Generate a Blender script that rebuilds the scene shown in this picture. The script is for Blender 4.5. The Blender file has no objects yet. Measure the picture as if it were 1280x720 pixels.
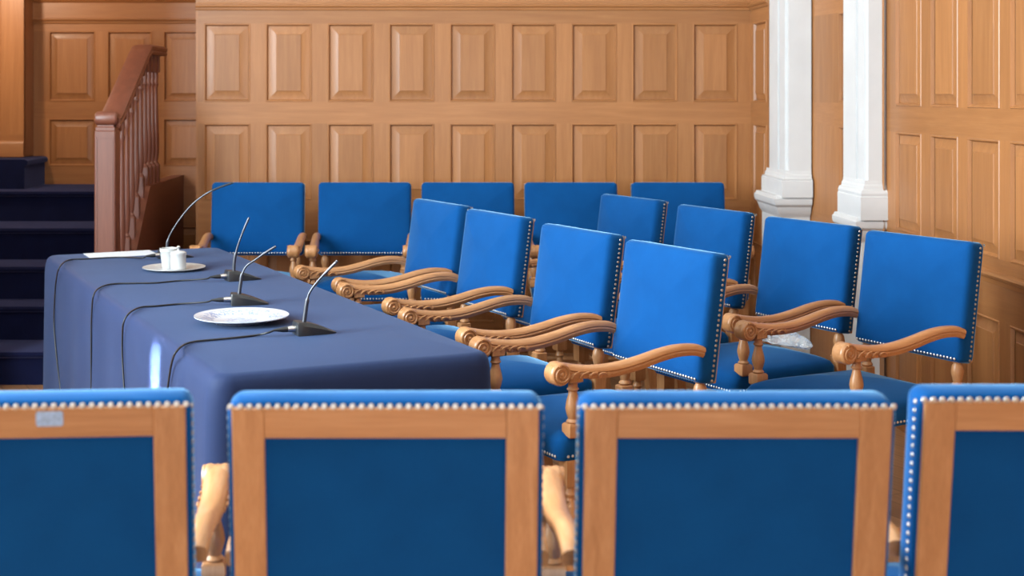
import bpy, math, random
from mathutils import Vector, Matrix, Euler, noise as mnoise
random.seed(7)
C = bpy.context.scene.collection
PI = math.pi
R = math.radians

# ------------------------------------------------------------------ camera model
F, CX, CY, HC = 1700.0, 530.0, 117.0, 1.47
K = F/1600.0                                         # depths below were first measured for a 1600 px focal length
#          # focal (px), principal point, camera height
def px(x, y, Y):                                     # pixel + depth -> world point
    return Vector(((x - CX) * Y / F, Y, HC - (y - CY) * Y / F))
def on_plane(x, y, z):                               # pixel -> point of the horizontal plane at height z
    return px(x, y, (HC - z) * F / (y - CY))

# ------------------------------------------------------------------ materials
def new_mat(name):
    m = bpy.data.materials.new(name); m.use_nodes = True
    nt = m.node_tree
    return m, nt, nt.nodes['Principled BSDF']
def N(nt, t, **kw):
    n = nt.nodes.new(t)
    for k, v in kw.items(): setattr(n, k, v)
    return n
def rgb(r, g, b):
    f = lambda c: ((c/255+.055)/1.055)**2.4 if c > 10 else c/255/12.92
    return (f(r), f(g), f(b), 1)
def ramp(nt, stops):
    r = N(nt, 'ShaderNodeValToRGB')
    e = r.color_ramp.elements
    while len(e) < len(stops): e.new(.5)
    for q, (p, c) in zip(e, stops): q.position = p; q.color = c
    return r

def wood(name, dark, mid, light, axis=2, scale=1.0, rough=.42, island=True, bump=.04, coat=.12, tint=.28):
    m, nt, b = new_mat(name)
    L = nt.links
    tc = N(nt, 'ShaderNodeTexCoord'); geo = N(nt, 'ShaderNodeNewGeometry'); oi = N(nt, 'ShaderNodeObjectInfo')
    add = N(nt, 'ShaderNodeVectorMath', operation='ADD')
    mul = N(nt, 'ShaderNodeMath', operation='MULTIPLY'); mul.inputs[1].default_value = 37.0
    sm = N(nt, 'ShaderNodeMath', operation='ADD')
    L.new(geo.outputs['Random Per Island'], sm.inputs[0]); L.new(oi.outputs['Random'], sm.inputs[1])
    L.new(sm.outputs[0], mul.inputs[0])
    L.new(tc.outputs['Object'], add.inputs[0]); L.new(mul.outputs[0], add.inputs[1])
    mp = N(nt, 'ShaderNodeMapping')
    s = [34*scale]*3; s[axis] = 2.2*scale
    mp.inputs['Scale'].default_value = s
    L.new(add.outputs[0], mp.inputs['Vector'])
    n1 = N(nt, 'ShaderNodeTexNoise'); n1.inputs['Scale'].default_value = 1.0; n1.inputs['Detail'].default_value = 6; n1.inputs['Distortion'].default_value = .6
    L.new(mp.outputs[0], n1.inputs['Vector'])
    mp2 = N(nt, 'ShaderNodeMapping'); s2 = [230*scale]*3; s2[axis] = 9*scale
    mp2.inputs['Scale'].default_value = s2
    L.new(add.outputs[0], mp2.inputs['Vector'])
    n2 = N(nt, 'ShaderNodeTexNoise'); n2.inputs['Scale'].default_value = 1.0; n2.inputs['Detail'].default_value = 3
    L.new(mp2.outputs[0], n2.inputs['Vector'])
    mx = N(nt, 'ShaderNodeMath', operation='MULTIPLY_ADD'); mx.inputs[1].default_value = .35
    sub = N(nt, 'ShaderNodeMath', operation='MULTIPLY'); sub.inputs[1].default_value = .65
    L.new(n1.outputs[0], sub.inputs[0]); L.new(n2.outputs[0], mx.inputs[0]); L.new(sub.outputs[0], mx.inputs[2])
    rp = ramp(nt, [(.22, dark), (.5, mid), (.78, light)])
    L.new(mx.outputs[0], rp.inputs[0])
    hsv = N(nt, 'ShaderNodeHueSaturation')
    mr = N(nt, 'ShaderNodeMapRange'); mr.inputs[3].default_value = 1-tint*.6; mr.inputs[4].default_value = 1+tint*.4
    fr = N(nt, 'ShaderNodeMath', operation='FRACT'); L.new(sm.outputs[0], fr.inputs[0]); L.new(fr.outputs[0], mr.inputs[0])
    L.new(mr.outputs[0], hsv.inputs['Value']); L.new(rp.outputs[0], hsv.inputs['Color'])
    L.new(hsv.outputs[0], b.inputs['Base Color'])
    b.inputs['Roughness'].default_value = rough
    b.inputs['Coat Weight'].default_value = coat; b.inputs['Coat Roughness'].default_value = .25
    bp = N(nt, 'ShaderNodeBump'); bp.inputs['Strength'].default_value = bump; bp.inputs['Distance'].default_value = .004
    L.new(n2.outputs[0], bp.inputs['Height']); L.new(bp.outputs[0], b.inputs['Normal'])
    return m

def fabric(name, col, col2, scale=900, rough=.85, sheen=.25, bump=.15, mott=9, stint=(1,1,1,1), srough=.5, spec=.25):
    m, nt, b = new_mat(name); L = nt.links
    tc = N(nt, 'ShaderNodeTexCoord')
    n = N(nt, 'ShaderNodeTexNoise'); n.inputs['Scale'].default_value = scale; n.inputs['Detail'].default_value = 2
    n2 = N(nt, 'ShaderNodeTexNoise'); n2.inputs['Scale'].default_value = mott; n2.inputs['Detail'].default_value = 4
    L.new(tc.outputs['Object'], n.inputs['Vector']); L.new(tc.outputs['Object'], n2.inputs['Vector'])
    ad = N(nt, 'ShaderNodeMath', operation='MULTIPLY_ADD'); ad.inputs[1].default_value = .5
    h = N(nt, 'ShaderNodeMath', operation='MULTIPLY'); h.inputs[1].default_value = .5
    L.new(n2.outputs[0], h.inputs[0]); L.new(n.outputs[0], ad.inputs[0]); L.new(h.outputs[0], ad.inputs[2])
    rp = ramp(nt, [(.3, col), (.7, col2)])
    L.new(ad.outputs[0], rp.inputs[0]); L.new(rp.outputs[0], b.inputs['Base Color'])
    b.inputs['Roughness'].default_value = rough
    b.inputs['Sheen Weight'].default_value = sheen; b.inputs['Sheen Roughness'].default_value = srough; b.inputs['Sheen Tint'].default_value = stint
    b.inputs['Specular IOR Level'].default_value = spec
    bp = N(nt, 'ShaderNodeBump'); bp.inputs['Strength'].default_value = bump; bp.inputs['Distance'].default_value = .001
    L.new(n.outputs[0], bp.inputs['Height']); L.new(bp.outputs[0], b.inputs['Normal'])
    return m

def plain(name, col, rough=.5, metal=0.0, nscale=30, var=.08, bump=.0, spec=.5):
    m, nt, b = new_mat(name); L = nt.links
    tc = N(nt, 'ShaderNodeTexCoord')
    n = N(nt, 'ShaderNodeTexNoise'); n.inputs['Scale'].default_value = nscale; n.inputs['Detail'].default_value = 4
    L.new(tc.outputs['Object'], n.inputs['Vector'])
    lo = tuple(c*(1-var) for c in col[:3])+(1,); hi = tuple(min(1, c*(1+var)) for c in col[:3])+(1,)
    rp = ramp(nt, [(.3, lo), (.7, hi)]); L.new(n.outputs[0], rp.inputs[0]); L.new(rp.outputs[0], b.inputs['Base Color'])
    b.inputs['Roughness'].default_value = rough; b.inputs['Metallic'].default_value = metal
    b.inputs['Specular IOR Level'].default_value = spec
    if bump:
        bp = N(nt, 'ShaderNodeBump'); bp.inputs['Strength'].default_value = bump; bp.inputs['Distance'].default_value = .002
        L.new(n.outputs[0], bp.inputs['Height']); L.new(bp.outputs[0], b.inputs['Normal'])
    return m

OAK = (rgb(143,92,50), rgb(158,104,59), rgb(172,118,71))
M = {}
M['oak_v'] = wood('oak_vertical', *OAK, axis=2, tint=.22)
M['oak_x'] = wood('oak_along_x', *OAK, axis=0, tint=.22)
M['oak_y'] = wood('oak_along_y', *OAK, axis=1, tint=.22)
DOAK = (rgb(94,51,37), rgb(111,62,46), rgb(126,74,56))
M['stairoak_v'] = wood('stair_oak_vertical', *DOAK, axis=2, tint=.2)
M['stairoak_y'] = wood('stair_oak_along', *DOAK, axis=1, tint=.2)
CH = (rgb(152,102,62), rgb(174,123,80), rgb(194,145,102))
M['chair_v'] = wood('chair_wood_vertical', *CH, axis=2, scale=1.6, rough=.38, tint=.2)
M['chair_x'] = wood('chair_wood_across', *CH, axis=0, scale=1.6, rough=.38, tint=.2)
M['chair_y'] = wood('chair_wood_along', *CH, axis=1, scale=1.6, rough=.34, tint=.25)
M['blue'] = fabric('blue_wool', rgb(1,62,117), rgb(3,72,132), sheen=.8, srough=.3, stint=(.34,.68,1,1), spec=.12)
M['blue_back'] = fabric('blue_lining', rgb(0,36,88), rgb(0,43,98), sheen=.1, srough=.3, stint=(.1,.5,1,1), spec=.08)  # chair blue darkened for the rear panels, their shade put into the colour
M['cloth'] = fabric('navy_tablecloth', rgb(27,38,68), rgb(34,47,80), scale=1200, rough=.6, sheen=.14, mott=5, srough=.4, stint=(.4,.6,1,1), spec=.1)
M['carpet'] = fabric('navy_carpet', rgb(12,15,40), rgb(19,24,56), scale=420, rough=.95, sheen=.25, stint=(.45,.5,1,1), spec=.05, bump=.5, mott=14)
M['nail'] = plain('pewter_nail', (.6,.57,.53,1), rough=.32, metal=.85, nscale=200)
M['nail_dark'] = plain('bronzed_nail', (.36,.33,.30,1), rough=.38, metal=.85, nscale=200)  # same nail metal darkened for the back's sides, shade put into the colour
M['white'] = plain('white_paint', rgb(206,206,207), rough=.45, nscale=6, var=.04, bump=.02)
M['plaster'] = plain('plaster', rgb(226,222,212), rough=.9, nscale=8, var=.03)
M['black'] = plain('black_plastic', rgb(34,36,40), rough=.42, nscale=80)
M['cable'] = plain('cable_rubber', rgb(20,22,27), rough=.45, nscale=80)
M['steel'] = plain('brushed_steel', (.62,.63,.64,1), rough=.28, metal=1, nscale=150)
M['neck'] = plain('gunmetal_neck', (.10,.105,.12,1), rough=.35, metal=.8, nscale=150)
M['tray'] = plain('silver_tray', rgb(196,196,196), rough=.3, metal=.35, nscale=60)
M['paper'] = plain('paper', rgb(190,194,202), rough=.8, nscale=20, var=.02)
M['ceramic'] = plain('white_ceramic', rgb(174,175,176), rough=.15, nscale=12, var=.03)
M['bead'] = plain('satin_brown_edge', rgb(120,80,50), rough=.5)

def floor_mat():
    m, nt, b = new_mat('oak_floorboards'); L = nt.links
    tc = N(nt, 'ShaderNodeTexCoord')
    br = N(nt, 'ShaderNodeTexBrick'); br.offset = .37
    br.inputs['Scale'].default_value = 1.0; br.inputs['Brick Width'].default_value = 1.6; br.inputs['Row Height'].default_value = .12
    br.inputs['Mortar Size'].default_value = .0018
    br.inputs['Color1'].default_value = rgb(176,134,98); br.inputs['Color2'].default_value = rgb(150,108,74); br.inputs['Mortar'].default_value = rgb(70,46,30)
    mp = N(nt, 'ShaderNodeMapping'); mp.inputs['Rotation'].default_value = (0,0,R(65))
    L.new(tc.outputs['Object'], mp.inputs[0]); L.new(mp.outputs[0], br.inputs['Vector'])
    m2 = N(nt, 'ShaderNodeMapping'); m2.inputs['Scale'].default_value = (3,70,1); 
    L.new(mp.outputs[0], m2.inputs[0])
    n = N(nt, 'ShaderNodeTexNoise'); n.inputs['Scale'].default_value = 1; n.inputs['Detail'].default_value = 5
    L.new(m2.outputs[0], n.inputs['Vector'])
    mx = N(nt, 'ShaderNodeMixRGB', blend_type='MULTIPLY'); mx.inputs[0].default_value = .5
    rp = ramp(nt, [(.3, (.55,.5,.45,1)), (.7, (1.15,1.15,1.15,1))]); L.new(n.outputs[0], rp.inputs[0])
    L.new(br.outputs[0], mx.inputs[1]); L.new(rp.outputs[0], mx.inputs[2]); L.new(mx.outputs[0], b.inputs['Base Color'])
    b.inputs['Roughness'].default_value = .38
    return m
M['floor'] = floor_mat()

def plate_mat():
    m, nt, b = new_mat('patterned_porcelain'); L = nt.links
    tc = N(nt, 'ShaderNodeTexCoord')
    sx = N(nt, 'ShaderNodeVectorMath', operation='LENGTH')
    sep = N(nt, 'ShaderNodeSeparateXYZ'); L.new(tc.outputs['Object'], sep.inputs[0])
    cb = N(nt, 'ShaderNodeCombineXYZ'); L.new(sep.outputs[0], cb.inputs[0]); L.new(sep.outputs[1], cb.inputs[1])
    L.new(cb.outputs[0], sx.inputs[0])
    vo = N(nt, 'ShaderNodeTexNoise'); vo.inputs['Scale'].default_value = 75; vo.inputs['Detail'].default_value = 4; vo.inputs['Distortion'].default_value = 1.2
    L.new(tc.outputs['Object'], vo.inputs['Vector'])
    th = ramp(nt, [(.47, (0,0,0,1)), (.56, (1,1,1,1))]); L.new(vo.outputs[0], th.inputs[0])
    rr = ramp(nt, [(.0, (.5,.5,.5,1)), (.045, (.5,.5,.5,1)), (.06, (0,0,0,1)), (.088, (0,0,0,1)), (.092, (1,1,1,1)), (.096, (.75,.75,.75,1)), (.128, (.75,.75,.75,1)), (.133, (.1,.1,.1,1))])
    L.new(sx.outputs['Value'], rr.inputs[0])
    mu = N(nt, 'ShaderNodeMixRGB', blend_type='MULTIPLY'); mu.inputs[0].default_value = 1
    L.new(th.outputs[0], mu.inputs[1]); L.new(rr.outputs[0], mu.inputs[2])
    mx = N(nt, 'ShaderNodeMixRGB'); mx.inputs[1].default_value = rgb(178,182,190); mx.inputs[2].default_value = rgb(104,120,160)
    L.new(mu.outputs[0], mx.inputs[0]); L.new(mx.outputs[0], b.inputs['Base Color'])
    b.inputs['Roughness'].default_value = .15
    return m
M['plate'] = plate_mat()

def clear_mat():
    m, nt, b = new_mat('clear_plastic')
    b.inputs['Base Color'].default_value = (.9,.92,.95,1); b.inputs['Roughness'].default_value = .12
    b.inputs['Transmission Weight'].default_value = .75; b.inputs['IOR'].default_value = 1.35
    return m
M['clear'] = clear_mat()
def glass_mat():
    m, nt, b = new_mat('window_glass')
    b.inputs['Base Color'].default_value = (1,1,1,1); b.inputs['Roughness'].default_value = .02
    b.inputs['Transmission Weight'].default_value = 1; b.inputs['IOR'].default_value = 1.1
    return m
M['glass'] = glass_mat()

# ------------------------------------------------------------------ mesh builder
class MB:
    def __init__(s): s.v = []; s.f = []; s.m = []; s.mats = []
    def mi(s, mat):
        if mat is None: return 0
        if mat not in s.mats: s.mats.append(mat)
        return s.mats.index(mat)
    def add(s, vs, fs, mat=None, T=None):
        o = len(s.v); k = s.mi(mat)
        for q in vs: s.v.append(tuple(T @ Vector(q)) if T is not None else tuple(q))
        for f in fs: s.f.append(tuple(i+o for i in f)); s.m.append(k)
    def box(s, x0, x1, y0, y1, z0, z1, mat=None, T=None, b=0.0):
        if b <= 0:
            vs = [(x,y,z) for z in (z0,z1) for y in (y0,y1) for x in (x0,x1)]
            fs = [(0,2,3,1),(4,5,7,6),(0,1,5,4),(2,6,7,3),(0,4,6,2),(1,3,7,5)]
            s.add(vs, fs, mat, T); return
        def ring(d, z): return [(x0+d+b*(0 if 1 else 0),y0+d,z)]
        rs = []
        def oct_(d, z):                                  # rectangle with chamfered corners
            a0,a1,c0,c1 = x0+d,x1-d,y0+d,y1-d; e = b
            return [(a0+e,c0,z),(a1-e,c0,z),(a1,c0+e,z),(a1,c1-e,z),(a1-e,c1,z),(a0+e,c1,z),(a0,c1-e,z),(a0,c0+e,z)]
        s.loft([oct_(b,z0),oct_(0,z0+b),oct_(0,z1-b),oct_(b,z1)], mat, T)
    def loft(s, rings, mat=None, T=None, caps=True, close=False):
        n = len(rings[0]); vs = [p for r in rings for p in r]; fs = []
        k = len(rings)
        for i in range(k if close else k-1):
            a, b = i*n, ((i+1) % k)*n
            for j in range(n):
                q = (j+1) % n
                fs.append((a+j, a+q, b+q, b+j))
        if caps and not close:
            fs.append(tuple(reversed(range(n)))); fs.append(tuple(range((k-1)*n, k*n)))
        s.add(vs, fs, mat, T)
    def lathe(s, prof, n=16, mat=None, T=None, caps=True):
        s.loft([[(r*math.cos(2*PI*j/n), r*math.sin(2*PI*j/n), z) for j in range(n)] for r, z in prof], mat, T, caps)
    def sq(s, prof, mat=None, T=None, ax=(0,0)):         # square section stack
        s.loft([[(ax[0]-r,ax[1]-r,z),(ax[0]+r,ax[1]-r,z),(ax[0]+r,ax[1]+r,z),(ax[0]-r,ax[1]+r,z)] for r, z in prof], mat, T)
    def tube(s, pts, rad, n=8, mat=None, T=None):
        pts = [Vector(p) for p in pts]
        rads = rad if isinstance(rad, (list, tuple)) else [rad]*len(pts)
        rings = []; up = None
        for i, p in enumerate(pts):
            t = (pts[min(i+1, len(pts)-1)] - pts[max(i-1, 0)]).normalized()
            if up is None:
                up = Vector((0,0,1)) if abs(t.z) < .9 else Vector((0,1,0))
            up = (up - t*up.dot(t)).normalized()
            w = t.cross(up)
            rings.append([p + (up*math.cos(2*PI*j/n) + w*math.sin(2*PI*j/n))*rads[i] for j in range(n)])
        s.loft(rings, mat, T)
    def nail(s, p, n, r=.005, mat=None, T=None):
        n = Vector(n).normalized(); a = n.orthogonal().normalized(); b = n.cross(a); p = Vector(p)
        k = 7; rings = []
        for rr, h in ((1, 0), (.85, .45), (.45, .72)):
            rings.append([p + (a*math.cos(2*PI*j/k)+b*math.sin(2*PI*j/k))*r*rr + n*r*h for j in range(k)])
        s.loft(rings, mat, T)
    def build(s, name, mat=None, parent=None, smooth=35, loc=None):
        me = bpy.data.meshes.new(name); me.from_pydata(s.v, [], s.f)
        mats = s.mats if s.mats else [mat]
        if s.mats and mat is not None and mat not in s.mats: mats = s.mats
        for q in mats: me.materials.append(M[q] if isinstance(q, str) else q)
        if s.mats: me.polygons.foreach_set('material_index', s.m)
        me.polygons.foreach_set('use_smooth', [True]*len(me.polygons))
        me.update()
        try: me.set_sharp_from_angle(angle=R(smooth))
        except Exception: pass
        o = bpy.data.objects.new(name, me); C.objects.link(o)
        if parent is not None: o.parent = parent
        if loc is not None: o.location = loc
        return o

def spline(pts, k=8):
    P = [Vector(p) for p in pts]; out = []
    for i in range(len(P)-1):
        a, b, c, d = P[max(i-1,0)], P[i], P[i+1], P[min(i+2,len(P)-1)]
        for j in range(k):
            t = j/k
            out.append(.5*((2*b)+(c-a)*t+(2*a-5*b+4*c-d)*t*t+(3*b-a-3*c+d)*t**3))
    out.append(P[-1]); return out

def tag(o, label=None, cat=None, group=None, kind=None):
    if label: o['label'] = label
    if cat: o['category'] = cat
    if group: o['group'] = group
    if kind: o['kind'] = kind
    return o
def thing(name, label, cat, loc=(0,0,0), rz=0, group=None):
    o = bpy.data.objects.new(name, None); C.objects.link(o); o.empty_display_size = .1
    o.location = loc; o.rotation_euler = (0,0,rz)
    return tag(o, label, cat, group)
def copy_tree(o, parent=None):
    c = o.copy(); C.objects.link(c)
    if parent is not None: c.parent = parent
    for ch in [q for q in bpy.data.objects if q.parent == o]:
        copy_tree(ch, c)
    return c

# ------------------------------------------------------------------ room shell
YB = 7.27*K
mb = MB(); mb.box(-4.2, 2.6, -3.2, 9.4, -.08, 0); tag(mb.build('floor', 'floor'), kind='structure')
mb = MB(); mb.box(-4.2, 2.6, -3.2, 9.4, 4.3, 4.4); tag(mb.build('ceiling', 'plaster'), kind='structure')

def panelling(mb, o, u, n, width, rails, panels, top, vmat, hmat, base=0.0, field=.045):
    """o: left bottom corner, u: direction along the wall, n: outward normal.
    panels: list of (u0,u1,v0,v1); rails: list of (v0,v1) full-width boards."""
    o = Vector(o); u = Vector(u).normalized(); n = Vector(n).normalized()
    P = lambda a, v, d: o + u*a + Vector((0,0,v)) + n*d
    flip = u.cross(Vector((0,0,1))).dot(n) < 0
    def quad(a0,a1,v0,v1,d,mat,th=.0):
        vs = [P(a0,v0,d),P(a1,v0,d),P(a1,v1,d),P(a0,v1,d)]
        mb.add(vs, [(3,2,1,0) if flip else (0,1,2,3)], mat)
    for v0, v1 in rails: quad(0,width,v0,v1,0,hmat)
    rows = {}
    for p in panels: rows.setdefault((p[2],p[3]), []).append(p)
    for (v0,v1), ps in rows.items():
        ps.sort(); e = 0
        for p in ps:
            if p[0] > e: quad(e,p[0],v0,v1,0,vmat)
            e = p[1]
        if e < width: quad(e,width,v0,v1,0,vmat)
        for a0,a1,_,_ in ps:
            def ring(i, d):
                r = [P(a0+i,v0+i,d),P(a1-i,v0+i,d),P(a1-i,v1-i,d),P(a0+i,v1-i,d)]
                return r[::-1] if flip else r
            mb.loft([ring(0,0),ring(.003,.003),ring(.007,.003),ring(.010,-.003),ring(.014,-.011)], vmat, caps=False)
            rs = [ring(.012,-.0125),ring(.016,-.0125),ring(.016+field,-.001),ring(.018+field,.002),ring(.020+field,.002)]
            k = len(mb.v); mb.loft(rs, vmat, caps=False)
            mb.f.append(tuple(k+16+j for j in range(4))); mb.m.append(mb.mi(vmat))

SP = 220.0                                          # pixels per metre on the back wall
bx = lambda x: (x-CX)/SP
XL, XR = bx(245), bx(938)
edges = [(255,313),(332,390),(409.5,467),(486,543),(562,619),(638.5,695),(714,771),(790,847),(866,922)]
pan = []
for a, b in edges:
    for v0, v1 in ((.17,.64),(.865,1.30),(1.423,1.868)):
        pan.append((bx(a)-XL, bx(b)-XL, v0, v1))
mb = MB()
panelling(mb, (XL,YB,0), (1,0,0), (0,-1,0), XR-XL, [(0,.17),(.64,.865),(1.30,1.423),(1.868,1.955)], pan, 2.6, 'oak_v', 'oak_x')
mb.box(XL, XR, YB-.004, YB+.12, 1.99, 2.75, 'oak_x')
mb.box(XL, XR, YB+.02, YB+.12, 0, 1.99, 'oak_v')
mb.box(XL-.0, XL+.012, YB-.001, YB+.03, 0, 1.99, 'oak_v')
tag(mb.build('wall_back', smooth=20), kind='structure')
mb = MB()
mb.box(XL, XR, YB, YB+.12, 2.75, 4.3)
tag(mb.build('wall_back_upper', 'plaster'), kind='structure')
def moulding(mb, a, b, n, z, prof, mat):             # straight moulding, prof = (out, z) list
    a = Vector(a); b = Vector(b); n = Vector(n)
    rings = []
    for p in (a, b): rings.append([p + n*d + Vector((0,0,z+h)) for d, h in prof])
    mb.loft(rings, mat)
CORN = [(-.004,-.012),(.006,-.012),(.010,-.004),(.010,.002),(.020,.008),(.022,.012),(.022,.018),(.010,.022),(.006,.036),(-.004,.036)]
mb = MB(); moulding(mb, (XL,YB,0), (XR,YB,0), (0,-1,0), 1.955, CORN, 'oak_x')
tag(mb.build('trim_1'), kind='structure')
mb = MB(); moulding(mb, (XL,YB,0), (XR,YB,0), (0,-1,0), 0, [(-.002,0),(.018,0),(.018,.10),(.010,.115),(.004,.125),(-.002,.125)], 'oak_x')
tag(mb.build('baseboard_back'), kind='structure')

# return beside the corner
XC = XR
mb = MB()
panelling(mb, (XC,YB,0), (0,-1,0), (-1,0,0), .42, [(0,.17),(.64,.865),(1.30,1.423),(1.868,1.955),(1.985,2.75)],
          [(.075,.36,v0,v1) for v0,v1 in ((.17,.64),(.865,1.30),(1.423,1.868))], 2.6, 'oak_v', 'oak_y', field=.03)
mb.box(XC+.02, XC+.12, YB-.42, YB+.12, 0, 2.75, 'oak_v')
tag(mb.build('wall_corner', smooth=20), kind='structure')
mb = MB(); moulding(mb, (XC,YB,0), (XC,YB-.42,0), (-1,0,0), 1.955, CORN, 'oak_y'); tag(mb.build('trim_2'), kind='structure')

# right wall
XW = 2.10
ys = 5.86*K
mb = MB()
pan = []
ps = [(5.698,5.405),(5.305,5.035),(4.945,4.670),(4.585,4.31)]
y = 4.22
while y-.275 > -3: ps.append((y, y-.275)); y -= .365
for a, b in [(a*K, b*K) for a, b in ps]:
    for v0, v1 in ((.17,.64),(.865,1.30),(1.415,2.02)):
        pan.append((ys-a, ys-b, v0, v1))
panelling(mb, (XW,ys,0), (0,-1,0), (-1,0,0), ys+3.2, [(0,.17),(.64,.865),(1.30,1.415),(2.02,2.14)], pan, 2.6, 'oak_v', 'oak_y', field=.035)
mb.box(XW+.02, XW+.2, -3.2, ys, 0, 2.14, 'oak_v')
mb.box(XW-.004, XW+.2, -3.2, ys, 2.14, 2.75, 'oak_y')
tag(mb.build('wall_right', smooth=20), kind='structure')
mb = MB(); mb.box(XW, XW+.2, -3.2, 7.4, 2.75, 4.3); tag(mb.build('wall_right_upper', 'plaster'), kind='structure')
mb = MB(); moulding(mb, (XW,ys,0), (XW,-3.2,0), (-1,0,0), 0, [(-.002,0),(.02,0),(.02,.10),(.012,.115),(.004,.125),(-.002,.125)], 'oak_y')
tag(mb.build('baseboard_right'), kind='structure')
mb = MB(); moulding(mb, (XW,ys,0), (XW,-3.2,0), (-1,0,0), .80, [(-.002,-.03),(.006,-.03),(.010,-.012),(.022,-.006),(.026,.004),(.022,.012),(.008,.018),(-.002,.018)], 'oak_y')
tag(mb.build('trim_3'), kind='structure')

# panelled leaf between the two pilasters (slightly oblique)
A = Vector((1.985,6.62*K,0)); B_ = Vector((2.085,5.80*K,0)); U = (B_-A).normalized(); NN = Vector((-U.y*-1*-1, 0, 0))
NN = Vector((U.y, -U.x, 0)); NN = NN if NN.x < 0 else -NN
W_ = (B_-A).length
mb = MB()
panelling(mb, A, U, NN, W_, [(0,.17),(.64,.865),(1.31,1.425),(1.865,1.955),(1.96,2.75)],
          [(.385,.72,v0,v1) for v0,v1 in ((.17,.64),(.865,1.31),(1.425,1.865))], 2.6, 'oak_v', 'oak_y', field=.03)
q = A - NN*.02
mb.loft([[q, q+U*W_, q+U*W_-NN*.1, q-NN*.1], [p+Vector((0,0,2.75)) for p in (q, q+U*W_, q+U*W_-NN*.1, q-NN*.1)]], 'oak_v')
tag(mb.build('door_1', smooth=20), kind='structure')

# white pilasters
def pilaster(name, sx, ex, sy, ey, px_, py_, dz=0):
    sy, ey, py_ = sy*K, ey*K, py_*K
    """shaft left x, right x, front y, rear y ; pedestal left x, front y"""
    mb = MB()
    def ring(dx, dy, z): return [(px_-dx,py_-dy,z),(ex,py_-dy,z),(ex,ey+.02,z),(px_-dx,ey+.02,z)]
    prof = [(-.035,0),(-.035,.79),(-.03,.80),(-.022,.81),(-.012,.835),(-.010,.845),(.004,.858),(.008,.872),(.008,.888),(.002,.892),(-.004,.905)]
    mb.loft([ring(d,d,z+(dz if z > 0 else 0)) for d,z in prof], 'white')
    def ring2(d, z): return [(sx-d,sy-d,z),(ex,sy-d,z),(ex,ey,z),(sx-d,ey,z)]
    mb.loft([ring2(d,z) for d,z in [(.028,.90+dz-.004),(.028,1.0+dz*.5),(.024,1.004+dz*.5),(.026,1.016+dz*.4),(.020,1.03),(.010,1.036),(.008,1.05),(.002,1.058),(0,1.075)]], 'white')
    a, b = sx, sy; t = (ey-sy)
    pl = [(a,ey),(a,b+t*.42),(a+.012,b+t*.42),(a+.012,b+t*.36),(a+.004,b+t*.36),(a+.004,b+t*.10),(a+.016,b+t*.10),(a+.016,b),(ex,b),(ex,ey)]
    mb.loft([[(x,y,1.07) for x,y in pl],[(x,y,4.3) for x,y in pl]], 'white')
    return tag(mb.build(name, smooth=20), kind='structure')
pilaster('trim_pilaster_1', 1.855, 1.985, 6.56, 6.93, 1.80, 6.55, .042)
pilaster('trim_pilaster_2', 2.005, 2.11, 5.82, 6.12, 1.965, 5.81)

# stair niche: rear wall, side pier, left wall with windows, wall behind the camera
YN = 8.2*K; SN = F/YN
nx = lambda x: (x-CX)/SN
XNL = -3.0
mb = MB(); pan = []
for a, b in [(61,119),(134,190),(204,262)]:
    for v0, v1 in ((.17,.62),(1.005,1.31),(1.42,1.87)):
        pan.append((nx(a)-XNL, nx(b)-XNL, v0, v1))
panelling(mb, (XNL,YN,0), (1,0,0), (0,-1,0), bx(262)-XNL+.1, [(0,.17),(.62,1.005),(1.31,1.42),(1.87,1.93)], pan, 2.6, 'oak_v', 'oak_x', field=.035)
mb.box(XNL, bx(262)+.1, YN+.02, YN+.12, 0, 1.95, 'oak_v')
mb.box(XNL, bx(262)+.1, YN-.012, YN+.12, 1.95, 4.3, 'oak_x')
tag(mb.build('wall_niche', smooth=20), kind='structure')
mb = MB(); moulding(mb, (XNL,YN,0), (bx(262)+.1,YN,0), (0,-1,0), 1.93, CORN, 'oak_x')
moulding(mb, (XNL,YN-.012,0), (bx(262)+.1,YN-.012,0), (0,-1,0), 2.05, [(-.002,0),(.02,.012),(.03,.03),(.03,.05),(-.002,.06)], 'oak_x')
tag(mb.build('trim_4'), kind='structure')
mb = MB(); mb.box(XL, XL+.1, YB+.121, YN+.1, 0, 4.3); tag(mb.build('wall_return', 'oak_v'), kind='structure')
# side pier on the upper step
mb = MB(); YP = 8.0*K; X1 = (30-CX)*YP/F
panelling(mb, (-3.3,YP,1.075), (1,0,0), (0,-1,0), X1+3.3, [(0,.14),(1.0,1.1),(1.8,3.2)], [(.0+.42,.655,.14,1.0),(.42,.655,1.1,1.8)], 3, 'oak_v','oak_x', field=.02)
mb.box(-3.3, X1, YP+.02, YN, 1.075, 4.3, 'oak_v')
mb.box(X1-.002, X1, YP, YP+.03, 1.075, 4.3, 'oak_v')
tag(mb.build('wall_pier', smooth=20), kind='structure')
mb = MB(); moulding(mb, (-3.3,YP,0), (X1,YP,0), (0,-1,0), 1.075, [(-.002,0),(.02,0),(.02,.08),(.012,.095),(.006,.10),(-.002,.10)], 'oak_x')
tag(mb.build('baseboard_pier'), kind='structure')

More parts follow.
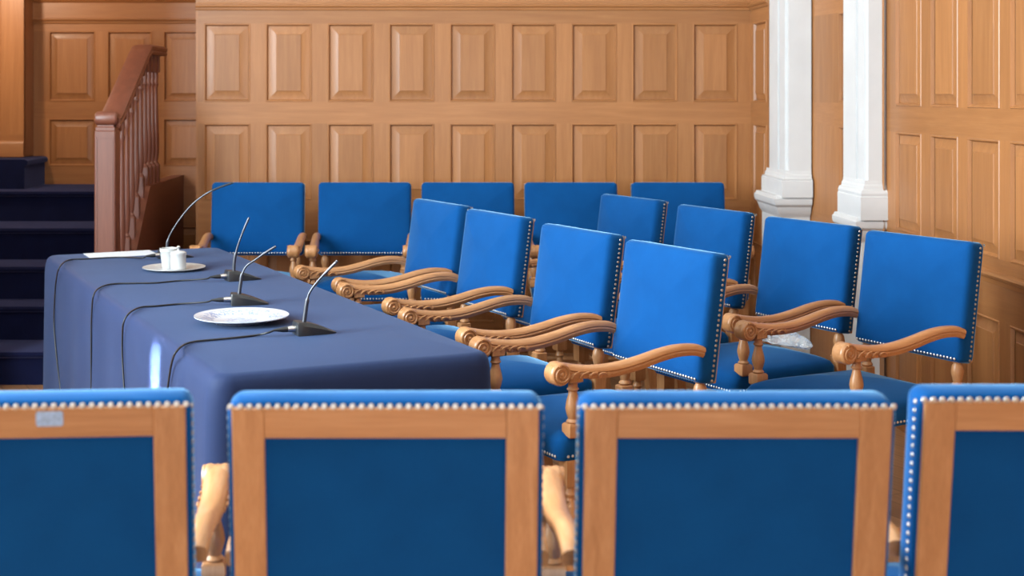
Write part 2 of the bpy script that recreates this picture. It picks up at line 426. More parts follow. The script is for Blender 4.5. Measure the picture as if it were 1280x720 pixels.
XLW = -3.3
wins = [(1.75,3.4),(3.75,5.1)]
WZ0, WZ1 = .95, 3.9
mb = MB(); e = -3.2
for a, b in wins:
    mb.box(XLW-.25, XLW, e, a, 0, 4.3); mb.box(XLW-.25, XLW, a, b, 0, WZ0); mb.box(XLW-.25, XLW, a, b, WZ1, 4.3); e = b
mb.box(XLW-.25, XLW, e, 9.2, 0, 4.3)
tag(mb.build('wall_left', 'plaster'), kind='structure')
mb = MB(); mb.box(XLW, -2.27, 6.2, 6.32, 0, 4.3); tag(mb.build('wall_screen', 'oak_v'), kind='structure')  # added out-of-view wall that keeps window light off the stair niche
for i, (a, b) in enumerate(wins):
    mb = MB(); x0, x1 = XLW-.16, XLW-.10
    for q in (0, .3333, .6667, 1):
        y = a+.03+(b-a-.06)*q; mb.box(x0,x1,y-.03,y+.03,WZ0,WZ1)
    for q in (0, .25, .5, .75, 1):
        z = WZ0+.03+(WZ1-WZ0-.06)*q; mb.box(x0+.005,x1-.005,a,b,z-.025,z+.025)
    w = tag(mb.build('window_%d' % (i+1), 'white'), kind='structure')
    mb = MB(); mb.box(x0+.025,x0+.031,a+.01,b-.01,WZ0+.01,WZ1-.01); mb.build('pane', 'glass', w)
FX0, FX1, FZ0, FZ1 = -.9, 1.6, .35, 1.65             # added, unseen low opening behind the camera, for fill on the chair frames
mb = MB(); mb.box(-4.2, FX0, -3.4, -3.2, 0, 4.3); mb.box(FX1, 2.6, -3.4, -3.2, 0, 4.3); mb.box(FX0, FX1, -3.4, -3.2, 0, FZ0); mb.box(FX0, FX1, -3.4, -3.2, FZ1, 4.3)
tag(mb.build('wall_front', 'oak_x'), kind='structure')
mb = MB()
for q in range(4): x = FX0+.03+(FX1-FX0-.06)*q/3; mb.box(x-.03, x+.03, -3.35, -3.29, FZ0, FZ1)
for z in (FZ0+.03, FZ1-.03): mb.box(FX0, FX1, -3.345, -3.295, z-.03, z+.03)
w = tag(mb.build('window_3', 'white'), kind='structure')
mb = MB(); mb.box(FX0+.01, FX1-.01, -3.325, -3.319, FZ0+.01, FZ1-.01); mb.build('pane', 'glass', w)

# ------------------------------------------------------------------ staircase
XS = -1.61                                           # balustrade line
noz = [(6.44,.17),(6.74,.35),(6.96,.53),(7.24,.71),(7.61,.89)]
noz = [(a*K, b) for a, b in noz]
st = thing('staircase', 'navy carpeted staircase with dark turned oak balustrade beside the panelled wall', 'staircase', (0,0,0))
XSR = XS-.0
for i, (y0, h) in enumerate(noz):
    y1 = (noz[i+1][0]+.03) if i < 4 else YN
    z0 = 0 if i == 0 else noz[i-1][1]-.03
    x0 = XLW+.001
    mb = MB()
    sec = [(y0+.02,z0),(y0+.02,h-.035),(y0+.004,h-.028),(y0,h-.015),(y0+.006,h-.003),(y0+.02,h),(y1-.002,h),(y1-.002,z0)]
    mb.loft([[(x0,a,b) for a,b in sec],[(XSR,a,b) for a,b in sec]])
    mb.build('landing' if i == 4 else 'step', 'carpet', st)
mb = MB(); xe = (39-CX)*7.85/1600
sec = [(XLW+.001,.86),(XLW+.001,1.07),(xe-.02,1.07),(xe-.003,1.062),(xe,1.05),(xe-.004,1.035),(xe-.02,1.03),(xe-.02,.86)]
mb.loft([[(a,7.78*K,b) for a,b in sec],[(a,YN-.001,b) for a,b in sec]]); mb.build('step', 'carpet', st)
# closed string under the balusters
mb = MB(); w = .035
def prof_top(y):                                     # height of the string top
    y /= K
    return .30+(y-6.5)*(.95-.30)/(7.2-6.5) if y < 7.2 else .95
pts = [q*K for q in (6.5,6.7,6.9,7.05,7.2,7.25,7.5,7.9)]+[YN-.002]
mb.loft([[(XS-.0,y,0),(XS+w*2,y,0),(XS+w*2,y,prof_top(y)),(XS,y,prof_top(y))] for y in pts])
mb.build('string_board', 'stairoak_y', st)
# newel
NX, NY = (134-CX)*6.45/1600, 6.45*K
nw = MB(); r = .053
nw.box(NX-r,NX+r,NY-r,NY+r,0,1.285,'stairoak_v',None,.005)
for s_ in (-1,1):                                    # inlaid panel lines on the front face
    nw.box(NX+s_*.040-.002,NX+s_*.040+.002,NY-r-.0025,NY-r+.002,.12,1.25,'stairoak_v')
nw.box(NX-.042,NX+.042,NY-r-.0025,NY-r+.002,1.246,1.25,'stairoak_v')
nw.sq([(r-.006,1.285),(r-.006,1.30),(r-.012,1.305),(r-.012,1.312)], 'stairoak_v', None, (NX,NY))
newel = nw.build('newel_post', None, st)
cap = MB()
T = Matrix.Translation((NX,NY-.01,1.345)) @ Matrix.Rotation(R(90),4,'Y')
cap.lathe([(.008,-.058),(.026,-.056),(.034,-.048),(.037,-.03),(.037,.03),(.034,.048),(.026,.056),(.008,.058)], 20, None, T)
cap.build('handrail_scroll', 'stairoak_y', newel)
# handrail
hr = MB()
path = [(6.44,1.332),(6.50,1.350),(6.56,1.383),(7.12,1.685),(7.20,1.722),(7.26,1.726),(7.62,1.726)]
path = [(a*K, b) for a, b in path]
sec = [(-.046,-.02),(-.04,-.034),(.04,-.034),(.046,-.02),(.040,-.012),(.046,.0),(.046,.012),(.03,.022),(-.03,.022),(-.046,.012),(-.046,0),(-.040,-.012)]
rings = []
for i, (y, z) in enumerate(path):
    a = Vector(path[max(i-1,0)]); b = Vector(path[min(i+1,len(path)-1)]); t = (b-a).normalized()
    nrm = Vector((-t.y, t.x))
    rings.append([(XS+.026+u_*1.22, y+nrm.x*v_, z+nrm.y*v_) for u_, v_ in sec])
hr.loft(rings); hr.build('handrail', 'stairoak_y', st)
def rail_z(y):
    for (a,za),(b,zb) in zip(path, path[1:]):
        if a <= y <= b: return za+(zb-za)*(y-a)/(b-a)
    return path[-1][1]
for y in [q*K for q in (6.60,6.71,6.82,6.93,7.04,7.15,7.26,7.36,7.46,7.56)]:
    z0 = prof_top(y); z1 = rail_z(y)-.03; L_ = z1-z0
    mb = MB(); T = Matrix.Translation((XS+.026,y,0)); s_ = .021
    mb.sq([(s_,z0-.02),(s_,z0+.10),(s_-.006,z0+.108)], None, T)
    a, b = z0+.10, z1-.10
    pr = [(.013,0),(.018,.02),(.011,.04),(.015,.07),(.020,.16),(.019,.3),(.014,.55),(.011,.75),(.010,.84),(.017,.87),(.011,.90),(.016,.95),(.012,1)]
    mb.lathe([(q, a+(b-a)*t) for q, t in pr], 12, None, T)
    mb.sq([(s_-.004,b-.002),(s_,b+.006),(s_,z1+.02)], None, T)
    mb.build('baluster', 'stairoak_v', st)

# ------------------------------------------------------------------ armchair
def rrect(hx0, hx1, z0, z1, rc, n=5):
    """rounded rectangle outline (2D), counter-clockwise; hx may differ top/bottom via caller"""
    out = []
    for cx_, cz_, a0 in ((hx1-rc,z0+rc,-90),(hx1-rc,z1-rc,0),(hx0+rc,z1-rc,90),(hx0+rc,z0+rc,180)):
        for j in range(n+1):
            a = R(a0+90*j/n); out.append((cx_+rc*math.cos(a), cz_+rc*math.sin(a)))
    return out
BW, BH, BZ, BT, REC = .25, .392, .606, .068, 8.0
Tback = Matrix.Translation((0,.235,BZ)) @ Matrix.Rotation(R(-REC),4,'X')
SP_N = .0146

def subdivide_outline(o, k=4):
    out = []
    for i in range(len(o)):
        a, b = o[i], o[(i+1) % len(o)]
        d = math.hypot(a[0]-b[0], a[1]-b[1]); n = max(1, int(d/.05))
        for j in range(n): out.append((a[0]+(b[0]-a[0])*j/n, a[1]+(b[1]-a[1])*j/n))
    return out

def turned(mb, x, y, z0, z1, prof, n=14, T0=None):
    T = Matrix.Translation((x,y,0))
    if T0 is not None: T = T0 @ T
    mb.lathe([(r, z0+(z1-z0)*t) for r, t in prof], n, None, T)

def make_chair(label):
    root = thing('armchair', label, 'armchair')
    # --- seat
    def seat_ring(ins, z, s=1):
        o = []
        for x, y in subdivide_outline(rrect(-.252,.252,-.255,.242,.03)):
            t = (y+.255)/.497; wx = 1-.10*t
            x *= wx
            k = 1-ins/.25
            o.append((x*k*s, -.015+(y+.015)*k*s, z))
        return o
    sm = MB(); dome = .04
    rings = [seat_ring(.02,.432),seat_ring(.004,.434),seat_ring(0,.442),seat_ring(-.003,.47),seat_ring(-.002,.488),seat_ring(.008,.503),seat_ring(.022,.511)]
    for s_ in (.82,.66,.48,.3,.12): rings.append(seat_ring(0, .511+dome*(1-(s_/.93)**2), s_))
    sm.loft(rings)
    seat = sm.build('seat', 'blue', root, 50)
    nb = MB()
    n = int(.46/SP_N)
    for i in range(n+1): nb.nail((-.23+.46*i/n,-.2565,.447),(0,-1,0),.0045)
    nb.build('nail_trim', 'nail', seat)
    n = int(.42/SP_N); sides = (MB(), MB())
    for i in range(n+1):
        y = -.225+.42*i/n; t = (y+.255)/.48; x = .253*(1-.10*t)
        sides[0].nail((x,y,.447),(1,0,0),.0045); sides[1].nail((-x,y,.447),(-1,0,0),.0045)
    for nb in sides: nb.build('nail_trim', 'nail', seat)
    # --- back: pad, wooden frame, rear panel
    pad = MB()
    def ring(d, y, k=1):
        o = subdivide_outline(rrect(-BW+d,BW-d,d,BH-d,max(.022-d,.006)))
        zc = BH/2
        return [(x*k, y, zc+(z-zc)*k) for x, z in o]
    rings = [ring(.03,BT-.004),ring(.010,BT-.002),ring(.003,BT-.004),ring(0,BT-.009),ring(0,.022),ring(.002,.012),ring(.007,.004),ring(.015,-.001)]
    for s_ in (.86,.72,.56,.4,.24,.1): rings.append(ring(0,-.001-.024*(1-(s_/.94)**2),s_))
    pad.loft(rings, None, Tback)
    back = pad.build('backrest', 'blue', root, 50)
    fr = MB(); fw = .051; ox = BW-.008; zt = BH-.010; zb = .004; y0, y1 = BT-.022, BT+.004
    fr.box(-ox,-ox+fw,y0,y1,zb,zt,'chair_v',Tback,.002)
    fr.box(ox-fw,ox,y0,y1,zb,zt,'chair_v',Tback,.002)
    fr.box(-ox+fw,ox-fw,y0,y1-.0006,zt-fw+.002,zt,'chair_x',Tback,.001)
    fr.box(-ox+fw,ox-fw,y0,y1-.0006,zb,zb+fw,'chair_x',Tback,.001)
    fr.build('back_frame', None, root)
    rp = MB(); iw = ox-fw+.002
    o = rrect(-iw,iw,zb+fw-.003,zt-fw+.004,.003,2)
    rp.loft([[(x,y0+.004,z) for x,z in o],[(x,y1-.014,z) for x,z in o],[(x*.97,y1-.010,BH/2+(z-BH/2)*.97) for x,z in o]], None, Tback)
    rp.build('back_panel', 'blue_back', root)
    nb, lo, le, ri = MB(), MB(), MB(), MB()
    n = int((2*BW-.014)/SP_N)
    for i in range(n+1):
        x = -BW+.007+(2*BW-.014)*i/n
        nb.nail((x,BT+.0015,BH-.0075),(0,1,.12),.0053,None,Tback)
        if abs(x) < BW-.012: lo.nail((x,-.0005,.012),(0,-1,-.3),.0048,None,Tback)
    n = int((BH-.03)/SP_N)
    for i in range(n+1):
        z = .012+(BH-.03)*i/n
        for s_, q in ((-1,le),(1,ri)): q.nail((s_*(BW-.0012),BT-.019,z),(s_,0.05,0),.005,None,Tback)
    for q, m_ in ((nb,'nail'), (lo,'nail'), (le,'nail_dark'), (ri,'nail_dark')): q.build('nail_trim', m_, back)
    # --- rear posts with a turned section, continuing as rear legs
    for s_ in (-1,1):
        pm = MB(); x = s_*.212
        pm.box(x-.022,x+.022,.242,.287,.425,.522,None,None,.003)
        pm.lathe([(.016,.520),(.021,.528),(.014,.538),(.018,.552),(.022,.572),(.019,.590),(.013,.600),(.020,.606),(.022,.614),(.022,.622)], 14, None, Matrix.Translation((x,.268,0)) )
        pm.build('back_post', 'chair_v', root)
        lg = MB()
        sec = lambda cy, r, z: [(x-r,cy-r,z),(x+r,cy-r,z),(x+r,cy+r,z),(x-r,cy+r,z)]
        lg.loft([sec(.310,.017,0),sec(.290,.020,.12),sec(.269,.022,.28),sec(.264,.022,.43)])
        lg.build('leg', 'chair_v', root)
    FX, FY = .228, -.205
    for s_ in (-1,1):
        x = s_*FX
        lg = MB(); T = Matrix.Translation((x,FY,0))
        lg.lathe([(.016,0),(.024,.012),(.026,.03),(.018,.05),(.014,.058)],14,None,T)
        lg.sq([(.021,.056),(.024,.062),(.024,.135),(.021,.141)],None,T)
        lg.lathe([(.013,.138),(.021,.15),(.014,.165),(.018,.19),(.024,.25),(.021,.29),(.013,.325),(.020,.335),(.014,.35),(.015,.36)],14,None,T)
        lg.sq([(.020,.356),(.024,.362),(.024,.434)],None,T)
        lg.build('leg', 'chair_v', root)
    st_ = MB()
    turn = [(.012,0),(.012,.15),(.017,.2),(.011,.25),(.016,.5),(.011,.75),(.017,.8),(.012,.85),(.012,1)]
    for s_ in (-1,1):
        T = Matrix.Translation((s_*FX,FY+.02,.10)) @ Matrix.Rotation(R(-90),4,'X')
        st_.lathe([(r,.43*t) for r,t in turn],10,None,T)
    T = Matrix.Translation((-FX,.0,.10)) @ Matrix.Rotation(R(90),4,'Y')
    st_.lathe([(r,2*FX*t) for r,t in turn],10,None,T)
    st_.build('stretcher', 'chair_x', root)
    # --- arms
    for s_ in (-1,1):
        ap = MB()
        pts = spline([(.2505,.248,.702),(.2505,.215,.712),(.2505,.155,.715),(.2495,.09,.707),(.248,.02,.692),(.246,-.06,.680),(.245,-.14,.679),(.244,-.203,.687),(.243,-.250,.697),(.243,-.274,.695)],5)
        secb = [(-.86,-.75),(-.7,-1),(.7,-1),(.86,-.75),(.98,-.35),(.86,-.1),(1,.1),(.92,.5),(.6,.86),(0,1),(-.6,.86),(-.92,.5),(-1,.1),(-.86,-.1),(-.98,-.35)]
        rings = []
        for i, p in enumerate(pts):
            a = pts[max(i-1,0)]; b = pts[min(i+1,len(pts)-1)]; t = (b-a); t = Vector((0,t.y,t.z)).normalized()
            nv = Vector((0,t.z,-t.y)); q = i/(len(pts)-1)
            hw = .018+.008*min(1,max(0,(q-.15)/.6)); hh = .0165+.0025*math.sin(PI*q)
            if q > .93: hh *= .8
            rings.append([(s_*p.x+hw*u_, p.y+nv.y*hh*v_, p.z+nv.z*hh*v_) for u_,v_ in secb])
        ap.loft(rings)
        arm = ap.build('arm', 'chair_y', root, 40)
        sc = MB(); c = (s_*.243,-.256,.683)
        T = Matrix.Translation(c) @ Matrix.Rotation(R(90),4,'Y')
        sc.lathe([(.0,-.0265),(.028,-.0265),(.032,-.022),(.0335,-.014),(.031,-.006),(.0325,0),(.031,.006),(.0335,.014),(.032,.022),(.028,.0265),(.0,.0265)],22,None,T,False)
        # cushion of carved leaf under the arm, running back from the scroll
        for q in range(5):
            y = -.218+.030*q; z = .676-.002*q+.003*math.sin(q*2)
            sc.lathe([(.002,-.0275),(.007,-.0255),(.012-.0012*q,-.022),(.012-.0012*q,.022),(.007,.0255),(.002,.0275)],10,None,
                     Matrix.Translation((s_*.2445,y,z)) @ Matrix.Rotation(R(90),4,'Y'))
        sc.build('scroll', 'chair_y', arm, 40)
        for side in (-1,1):
            vo = MB(); xx = c[0]+side*.0268
            sp = []
            for j in range(34):
                th = R(70)+j/33*2*PI*1.9; rr = .0275-.0215*j/33
                sp.append((xx, c[1]-rr*math.cos(th)*1, c[2]+rr*math.sin(th)))
            vo.tube(sp, [.0042-.0014*j/33 for j in range(34)], 6)
            vo.nail((xx-side*.001,c[1],c[2]),(side,0,0),.007)
            for q in range(4):                        # leaf ribs
                y = -.214+.030*q
                vo.tube(spline([(s_*.2445+side*.0265,y-.012,.669),(s_*.2445+side*.0285,y,.682-.002*q),(s_*.2445+side*.0265,y+.016,.686-.004*q)],4),.0032,6)
            vo.build('volute_carving', 'chair_y', arm, 50)
        sup = MB(); T = Matrix.Translation((s_*.240,-.203,0))
        sup.sq([(.018,.498),(.023,.503),(.023,.532),(.019,.538)],None,T)
        sup.lathe([(.016,.536),(.020,.543),(.014,.550),(.019,.565),(.0225,.580),(.020,.597),(.014,.618),(.0125,.628),(.018,.634),(.014,.640),(.014,.656)],16,None,T)
        sup.sq([(.015,.652),(.022,.656),(.022,.678)],None,T)
        sup.build('arm_support', 'chair_v', root)
    return root

ROW = -67.0
def corner_local():                                  # top front corner of the pad, far end (-x)
    return Tback @ Vector((-BW+.006, .006, BH-.004))
SX = .91                                             # the chairs of the two side rows are a little narrower
def place_by_corner(o, xpix, s, rz):
    o.scale = (SX,1,1)
    yp = CY + s*(xpix+157)
    cl = corner_local(); Y = (HC-cl.z)*F/(yp-CY)
    P = px(xpix, yp, Y)
    r = Matrix.Rotation(rz,4,'Z') @ Vector((cl.x*SX,cl.y,0))
    o.location = (P.x-r.x, P.y-r.y, 0); o.rotation_euler = (0,0,rz)

proto = make_chair('blue armchair in the foreground, seen from behind, cut off by the left picture edge')
used = [False]
def chair(label, group):
    if not used[0]: used[0] = True; o = proto
    else: o = copy_tree(proto)
    tag(o, label, 'armchair', group); return o

# foreground row (seen from behind)
G1 = 'armchairs of the foreground row seen from behind'
top_rear = Tback @ Vector((0,BT,BH))
def front_chair(xc, Y, rz, label):
    o = chair(label, G1); o.rotation_euler = (0,0,PI+rz); o.location = (xc, Y+top_rear.y, 0); return o
c1 = front_chair(-.645, 2.015*K, R(4), 'blue armchair seen from behind with a pale tape patch on its top rail')
c2 = front_chair(-.061, 2.015*K, R(0), 'blue armchair seen from behind, standing right beside the one with the tape patch')
c3 = front_chair(.496, 2.015*K, R(0), 'blue armchair seen from behind, third of the foreground row counting from the left')
c4 = front_chair(1.048, 2.06*K, R(0), 'blue armchair seen from behind, cut off by the right picture edge')
mb = MB(); z = BH-.017
o_ = rrect(-.021,.021,0,.024,.004,3)
mb.loft([[(x-.030,BT+.0035,z+.002-zz) for x,zz in o_],[(x-.030,BT+.0052,z+.002-zz) for x,zz in o_]], None, Tback)
tp = mb.build('tape_patch', plain('pale_tape', rgb(150,176,212), rough=.6, nscale=160, var=.2), c1); tp['label'] = 'pale blue tape patch'

# back row against the panelled wall
G2 = 'armchairs along the panelled back wall'
lab = ['dark blue armchair against the back wall beside the stairs, leftmost of its row',
       'dark blue armchair against the back wall, second from the stairs',
       'dark blue armchair against the back wall, middle one of its row of five',
       'dark blue armchair against the back wall, second from the white pilaster',
       'dark blue armchair against the back wall, nearest the white pilaster']
tf = Tback @ Vector((0,0,BH))
for xc, l in zip((322.5,456,585,714,848), lab):
    o = chair(l, G2); o.location = ((xc-CX)/232, F/232-tf.y-.005, 0); o.rotation_euler = (0,0,0)

# side row beside the table and the row behind it
G3 = 'armchairs of the row along the covered table'
lab = ['blue armchair beside the far end of the table, farthest from the camera in its row',
       'blue armchair beside the table, second from the far end',
       'blue armchair beside the table, with its far arm just right of the nearest microphone',
       'blue armchair at the near corner of the table, closest of its row']
for xp, l, a in zip((518,584,678,783), lab, (-64,-64,-64,-63)):
    place_by_corner(chair(l, G3), xp, .1945, R(a))
G4 = 'armchairs of the row along the right wall'
lab = ['blue armchair in the row near the right wall, farthest from the camera',
       'blue armchair in the row near the right wall, in front of the farther white pilaster',
       'blue armchair in front of the nearer white pilaster with crumpled plastic on its seat',
       'blue armchair by the right panelled wall, closest to the camera in its row']
row4 = []
for xp, l, a in zip((752,848,957,1083), lab, (-64,-65,-62,-62)):
    o = chair(l, G4); place_by_corner(o, xp, .138, R(a)); row4.append(o)

# ------------------------------------------------------------------ table under a cloth
TZ = .75
TA = R(23.9); du = Vector((math.cos(TA), math.sin(TA), 0)); dl = Vector((-math.sin(TA), math.cos(TA), 0))
NL = Vector((-.533,3.457,0)); TW, TL = .80, 2.87
tb = thing('conference_table', 'long table hidden under a navy cloth', 'table', tuple(NL+du*TW/2+dl*TL/2), TA)
mb = MB(); mb.box(-TW/2+.03,TW/2-.03,-TL/2+.03,TL/2-.03,.705,TZ-.010,None,None,.004); mb.build('tabletop', 'oak_y', tb)
for sx in (-1,1):
    for sy in (-1,1):
        mb = MB(); mb.sq([(.022,0),(.028,.3),(.032,.716)],None,Matrix.Translation((sx*(TW/2-.09),sy*(TL/2-.12),0))); mb.build('leg','oak_v',tb)
# cloth: draped skirt with rounded shoulders and soft folds
mb = MB()
def outline(ins, nper=.02):
    o = rrect(-TW/2+ins,TW/2-ins,-TL/2+ins,TL/2-ins,max(.02-ins,.004)+.034,6)
    out = []
    for i in range(len(o)):
        a, b = o[i], o[(i+1) % len(o)]; d = math.hypot(a[0]-b[0],a[1]-b[1]); n = max(1,int(round(d/.035)))
        for j in range(n): out.append((a[0]+(b[0]-a[0])*j/n, a[1]+(b[1]-a[1])*j/n))
    return out
base = outline(0)
def skirt(off, z, amp):
    r = []
    for k, (x, y) in enumerate(base):
        nx_, ny_ = x/TW*2, y/TL*2
        rc = .054; cx_, cy_ = TW/2-rc, TL/2-rc
        if abs(x) > cx_+1e-5 and abs(y) > cy_+1e-5: nn = Vector((x-math.copysign(cx_,x), y-math.copysign(cy_,y))).normalized()
        elif abs(abs(x)-TW/2) < .003: nn = Vector((math.copysign(1,x),0))
        elif abs(abs(y)-TL/2) < .003: nn = Vector((0,math.copysign(1,y)))
        else: nn = Vector((math.copysign(.7,x),math.copysign(.7,y)))
        w = amp*(.5*math.sin(7*y+2*x)+.5*math.sin(17*y+5*x+1)+.4*math.sin(11*x))
        if x < -TW/2+.01:                              # one soft pleat on the left side
            w += amp*2.6*math.exp(-((y+TL/2-.33)/.03)**2)
        q = Vector((x,y))+nn*(off+w); r.append((q.x,q.y,z))
    return r
rings = [skirt(.012,.03,.008),skirt(.012,.2,.007),skirt(.010,.4,.005),skirt(.008,.58,.0035),skirt(.007,.68,.002),skirt(.004,.712,.001),skirt(-.001,.730,.0005),
         skirt(-.009,.742,.0002),skirt(-.020,.748,0),skirt(-.034,TZ,0)]
mb.loft(rings, caps=False)
# flat top, closed by rings that shrink to the middle line
for f_ in (.75,.5,.25,.05):
    rings.append([(x*f_, y*f_, TZ) for x, y, z in rings[8]])
mb = MB(); mb.loft(rings, caps=False)
k = len(mb.v)-len(base); mb.f.append(tuple(k+j for j in range(len(base)))); mb.m.append(0)
cl = mb.build('tablecloth', 'cloth', None, 60, tuple(NL+du*TW/2+dl*TL/2)); cl.rotation_euler = (0,0,TA)
tag(cl, 'navy blue tablecloth hanging over the long table', 'tablecloth')
ZT = TZ+.0005

# ------------------------------------------------------------------ things on the table
def on_cloth(x, y, lift=.003):
    p = on_plane(x, y, ZT+lift); d = (p-NL); d.z = 0
    u_ = d.dot(du)
    if u_ > .022: return p
    # on the hanging side: meet the plane of the left skirt, a little outside it
    n = -du; o = NL + n*(.012+lift)
    dirv = px(x, y, 1.0) - Vector((0,0,HC)); cam = Vector((0,0,HC))
    t = (o-cam).dot(n)/dirv.dot(n); q = cam+dirv*t
    if q.z > ZT: q = p
    return q
def microphone(label, left, tip, neck, cable, lift_head=False):
    a = on_plane(*left, ZT); b = on_plane(*tip, ZT)
    ax = (b-a); Ln = ax.length; ax.normalize(); sd = Vector((0,0,1)).cross(ax)
    root = thing('gooseneck_microphone', label, 'microphone', tuple(a), math.atan2(ax.y,ax.x), 'gooseneck microphones on the covered table')
    mb = MB(); hw = .032; h = .036
    h = .040
    secs = [(0,.94,h-.002),(.004,1,h),(.15*Ln,1,h*.98),(.35*Ln,.98,h*.86),(.6*Ln,.92,h*.6),(.8*Ln,.82,h*.34),(.93*Ln,.7,h*.16),(Ln,.5,.003)]
    rings = []
    for x, w, hh in secs:
        w *= hw
        rings.append([(x,-w,0),(x,w,0),(x,w,hh*.7),(x,w*.8,hh),(x,-w*.8,hh),(x,-w,hh*.7)])
    mb.loft(rings); mb.build('base', 'black', root, 30)
    kb = MB(); kb.box(.05*Ln,.09*Ln,-.012,.012,h*.80,h*.99,None,None,.001); kb.build('button', 'neck', root)
    inv = (Matrix.Translation(a) @ Matrix.Rotation(math.atan2(ax.y,ax.x),4,'Z')).inverted()
    Y = (a+ax*Ln*.25).y
    P = [inv @ px(x, y, Y) for x, y in neck]
    mid = Vector((Ln*.22,0,h*.8))
    off = mid-P[0]; P = [p+Vector((off.x,off.y,0)) for p in P]; P[0] = mid
    sp = spline(P, 8)
    n = len(sp); rad = []
    acc = [0]
    for i in range(1, n): acc.append(acc[-1]+(sp[i]-sp[i-1]).length)
    for i in range(n):
        q = acc[i]/acc[-1]
        rad.append(.0064 if q < (.34 if not lift_head else .12) else .0036 if q < .72 else .0042)
    nm = MB(); nm.tube(sp, rad, 10); nk = nm.build('gooseneck', 'neck', root, 50)
    hm = MB(); hs = [p for p in sp[int(n*.76):]]; hm.tube(hs, [.0040]+[.0044]*(len(hs)-2)+[.003], 10); hm.build('capsule', 'neck' if not lift_head else 'black', nk)
    cm = MB(); T = Matrix.Translation((0.002,0,.018)) @ Matrix.Rotation(R(-90),4,'Y')
    cm.lathe([(.0095,0),(.0095,.018),(.0088,.020),(.0088,.026)],14,None,T); co = cm.build('connector', 'steel', root)
    bm_ = MB(); bm_.lathe([(.0082,.025),(.0078,.040),(.005,.056),(.0034,.068)],12,None,T); bm_.build('strain_relief', 'black', co)
    pts = [Vector((-.064,0,.018)),Vector((-.085,0,.012))] + [inv @ on_cloth(x,y,.0035) for x,y in cable]
    cb = MB(); cb.tube(spline(pts,6), .0031, 8); cb.build('cable', 'cable', root, 60)
    return root
microphone('tall gooseneck microphone at the far end of the table, arching towards the back wall chair', (200,324), (240,321),
           [(208,312),(208.5,302),(214,289),(226,271),(240,255),(257,242),(274,234),(291,228)],
           [(150,321.5),(107,323.5),(86,325),(74.5,334),(70,352),(68,380),(67.5,405),(70,440),(75,482),(76,500)], True)
microphone('gooseneck microphone between the silver tray and the plate, standing nearly upright', (283,351), (325,348.5),
           [(294,339),(294.5,328),(296,318),(300,304),(306,288),(313,272)],
           [(222,351),(195,353.5),(169,354),(140,355),(124,360),(117,369),(115,385),(114,410),(114,440),(114,482),(114,500)])
microphone('gooseneck microphone directly behind the white plate, leaning to the right', (288.5,381), (335,379.5),
           [(300,366),(302,354),(303.5,344),(309,333),(320,325),(333,316),(346,308)],
           [(222,380),(195,382.5),(176,384),(162,391),(154.5,403),(153,420),(153,446),(155,482),(156,500)])
microphone('gooseneck microphone in front of the white plate, nearest the camera', (369,418.5), (418,415),
           [(381,402),(383,390),(384.5,379),(388,366),(398,352),(411,338),(423,326)],
           [(320,419),(290,422.5),(262,425),(243,427),(230,431),(220,440),(215,452),(212,468),(209,490),(208,505)])

def lathe_thing(name, prof, mat, loc, label, cat, n=40, group=None):
    mb = MB(); mb.lathe(prof, n); o = mb.build(name, mat, None, 40, loc); tag(o, label, cat, group); return o
# plate
pc = on_plane(302,397.5,ZT+.012)
SCP = .133
lathe_thing('dinner_plate', [(.0,.006),(.085,.006),(.093,.009),(.112,.016),(.146,.022),(.149,.0225),(.149,.020),(.112,.011),(.095,.003),(.09,.0),(.0,.0)], 'plate',
            (pc.x,pc.y,ZT), 'white dinner plate with a faint blue rim pattern on the tablecloth', 'plate', 64)
# silver tray with two white pots
tcn = on_plane(217.5,335,ZT+.006)
lathe_thing('tray', [(0,.004),(.090,.004),(.10,.006),(.125,.011),(.1275,.012),(.1275,.010),(.10,.003),(.09,0),(0,0)], 'tray',
            (tcn.x,tcn.y,ZT), 'small round silver tray carrying two white pots', 'tray', 56)
sc_ = (HC-TZ)/ (335-CY)                              # metres per pixel there
cupx = (210.5-217.5)*sc_; jarx = (224.5-217.5)*sc_
lathe_thing('cup', [(.0,.0),(.026,.0),(.028,.004),(.033,.04),(.036,.066),(.038,.068),(.038,.080),(.0365,.081),(.033,.066),(.025,.008),(0,.006)], 'ceramic',
            (tcn.x+cupx-.002,tcn.y+.024,ZT+.0042), 'white tapering cup with a raised rim band, open, on the silver tray', 'cup', 36)
jy = -.028
jar = thing('lidded_pot', 'white cylindrical lidded pot with a knob on the silver tray', 'pot', (tcn.x+jarx,tcn.y+jy,ZT+.0042))
mb = MB(); mb.lathe([(0,0),(.028,0),(.031,.003),(.031,.058),(.0,.058)],32); mb.build('body','ceramic',jar)
mb = MB(); mb.lathe([(0,.0585),(.033,.0585),(.0335,.062),(.033,.069),(.024,.074),(.008,.077),(.006,.080),(0,.080)],32); ld = mb.build('lid','ceramic',jar)
mb = MB(); mb.lathe([(.004,.079),(.004,.083),(.008,.087),(.0085,.091),(.006,.095),(.001,.097)],18); mb.build('knob','steel',ld)
# paper
mb = MB(); q = [on_plane(104,317.2,ZT),on_plane(113,323.2,ZT),on_plane(198,318.3,ZT),on_plane(187,312.8,ZT)]
o0 = q[0].copy()
mb.loft([[p-o0 for p in q],[p-o0+Vector((0,0,.0012)) for p in q]])
tag(mb.build('paper_sheet','paper',None,35,o0), 'white sheets of paper at the far left corner of the table', 'paper')

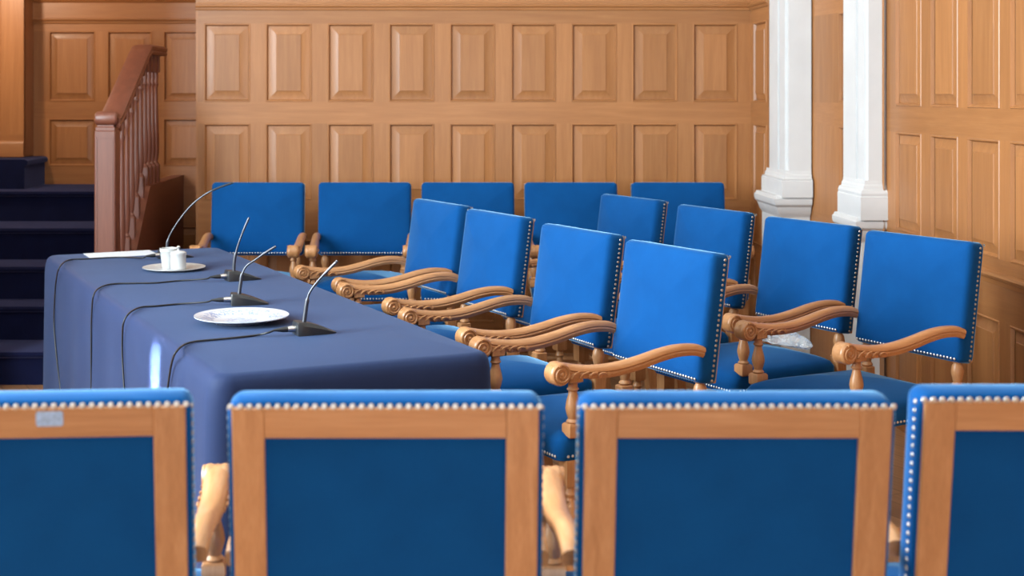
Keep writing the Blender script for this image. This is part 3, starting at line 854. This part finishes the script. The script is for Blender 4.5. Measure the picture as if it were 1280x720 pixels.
# crumpled plastic on the third chair of the right row
ch = row4[2]
mb = MB(); rings = []
nu, nv = 26, 9
for i in range(nu+1):
    t = i/nu; x = -.16+.36*t
    r0 = .036*math.sin(PI*min(1,max(.04,t)))**.5
    ring = []
    for j in range(nv):
        a = 2*PI*j/nv
        d = 1+.55*mnoise.noise(Vector((x*30,math.cos(a)*2.2,math.sin(a)*2.2)))
        ring.append((x, r0*d*1.2*math.cos(a), max(-.016,r0*d*math.sin(a))))
    rings.append(ring)
mb.loft(rings)
T = ch.matrix_basis if False else Matrix.Translation(ch.location) @ Matrix.Rotation(R(-62),4,'Z')
pl = T @ Vector((-.0,.135,.566))
pb = mb.build('plastic_wrap','clear',None,15,pl); pb.rotation_euler = (0,0,R(-62))
tag(pb, 'crumpled clear plastic wrapping lying on a chair seat near the white pilaster', 'plastic')

# ------------------------------------------------------------------ light: daylight through the left windows, plus added fills
def area(name, loc, rot, sx, sy, power, col=(1,1,1)):
    l = bpy.data.lights.new(name,'AREA'); l.shape = 'RECTANGLE'; l.size = sx; l.size_y = sy; l.energy = power; l.color = col
    o = bpy.data.objects.new(name,l); C.objects.link(o); o.location = loc; o.rotation_euler = rot; return o
PW = [600,130]
for i, (a, b) in enumerate(wins):
    area('window_daylight', (XLW-.05,(a+b)/2,(WZ0+WZ1)/2), (0,R(-90),0), WZ1-WZ0-.1, b-a-.1, PW[i], (.80,.93,1))
area('window_daylight', ((FX0+FX1)/2,-3.25,(FZ0+FZ1)/2), (R(90),0,0), FX1-FX0-.1, FZ1-FZ0-.1, 125, (.86,.95,1))  # fill light in the added opening behind the camera
area('ceiling_lantern', (-.3,1.7,4.25), (0,0,0), 2.4, 3.2, 26, (.85,.95,1)).data.spread = R(105)  # added overhead fill under the closed ceiling, brightens upward faces
l = bpy.data.lights.new('stair_lamp','POINT'); l.energy = 40; l.color = (1,.80,.60); l.shadow_soft_size = .06  # added unseen warm fill for the niche panels, no fitting modelled
o = bpy.data.objects.new('stair_lamp',l); C.objects.link(o); o.location = (-2.75,7.7,2.3)
# a sliver of sun that slips past the window post and falls on the hanging cloth
pt = on_cloth(192,455,0); al = bpy.data.lights.new('sun_sliver','AREA'); al.shape = 'RECTANGLE'; al.size = .10; al.size_y = .62; al.spread = R(2.2); al.energy = 9.0; al.color = (.95,.98,1)
o = bpy.data.objects.new('sun_sliver',al); C.objects.link(o)
o.location = pt - du*2.3; o.location.z = .40
dd = (Vector((pt.x,pt.y,.40))-o.location).normalized(); o.rotation_euler = dd.to_track_quat('-Z','Y').to_euler()
W = bpy.data.worlds.new('World'); bpy.context.scene.world = W; W.use_nodes = True
W.node_tree.nodes['Background'].inputs[0].default_value = (.8,.88,1,1); W.node_tree.nodes['Background'].inputs[1].default_value = .4

# ------------------------------------------------------------------ camera
cd = bpy.data.cameras.new('camera'); cam = bpy.data.objects.new('camera',cd); C.objects.link(cam)
cam.location = (0,0,HC); cam.rotation_euler = (R(90),0,0)
cd.sensor_width = 36; cd.lens = 36*F/1280; cd.shift_x = (640-CX)/1280; cd.shift_y = -(360-CY)/1280
cd.dof.use_dof = True; cd.dof.focus_distance = 4.6; cd.dof.aperture_fstop = 4.0
cd.clip_start = .05
S = bpy.context.scene; S.camera = cam
S.view_settings.view_transform = 'Standard'; S.view_settings.look = 'None'; S.view_settings.gamma = 1; S.view_settings.exposure = -0.02
S.view_settings.use_curve_mapping = False
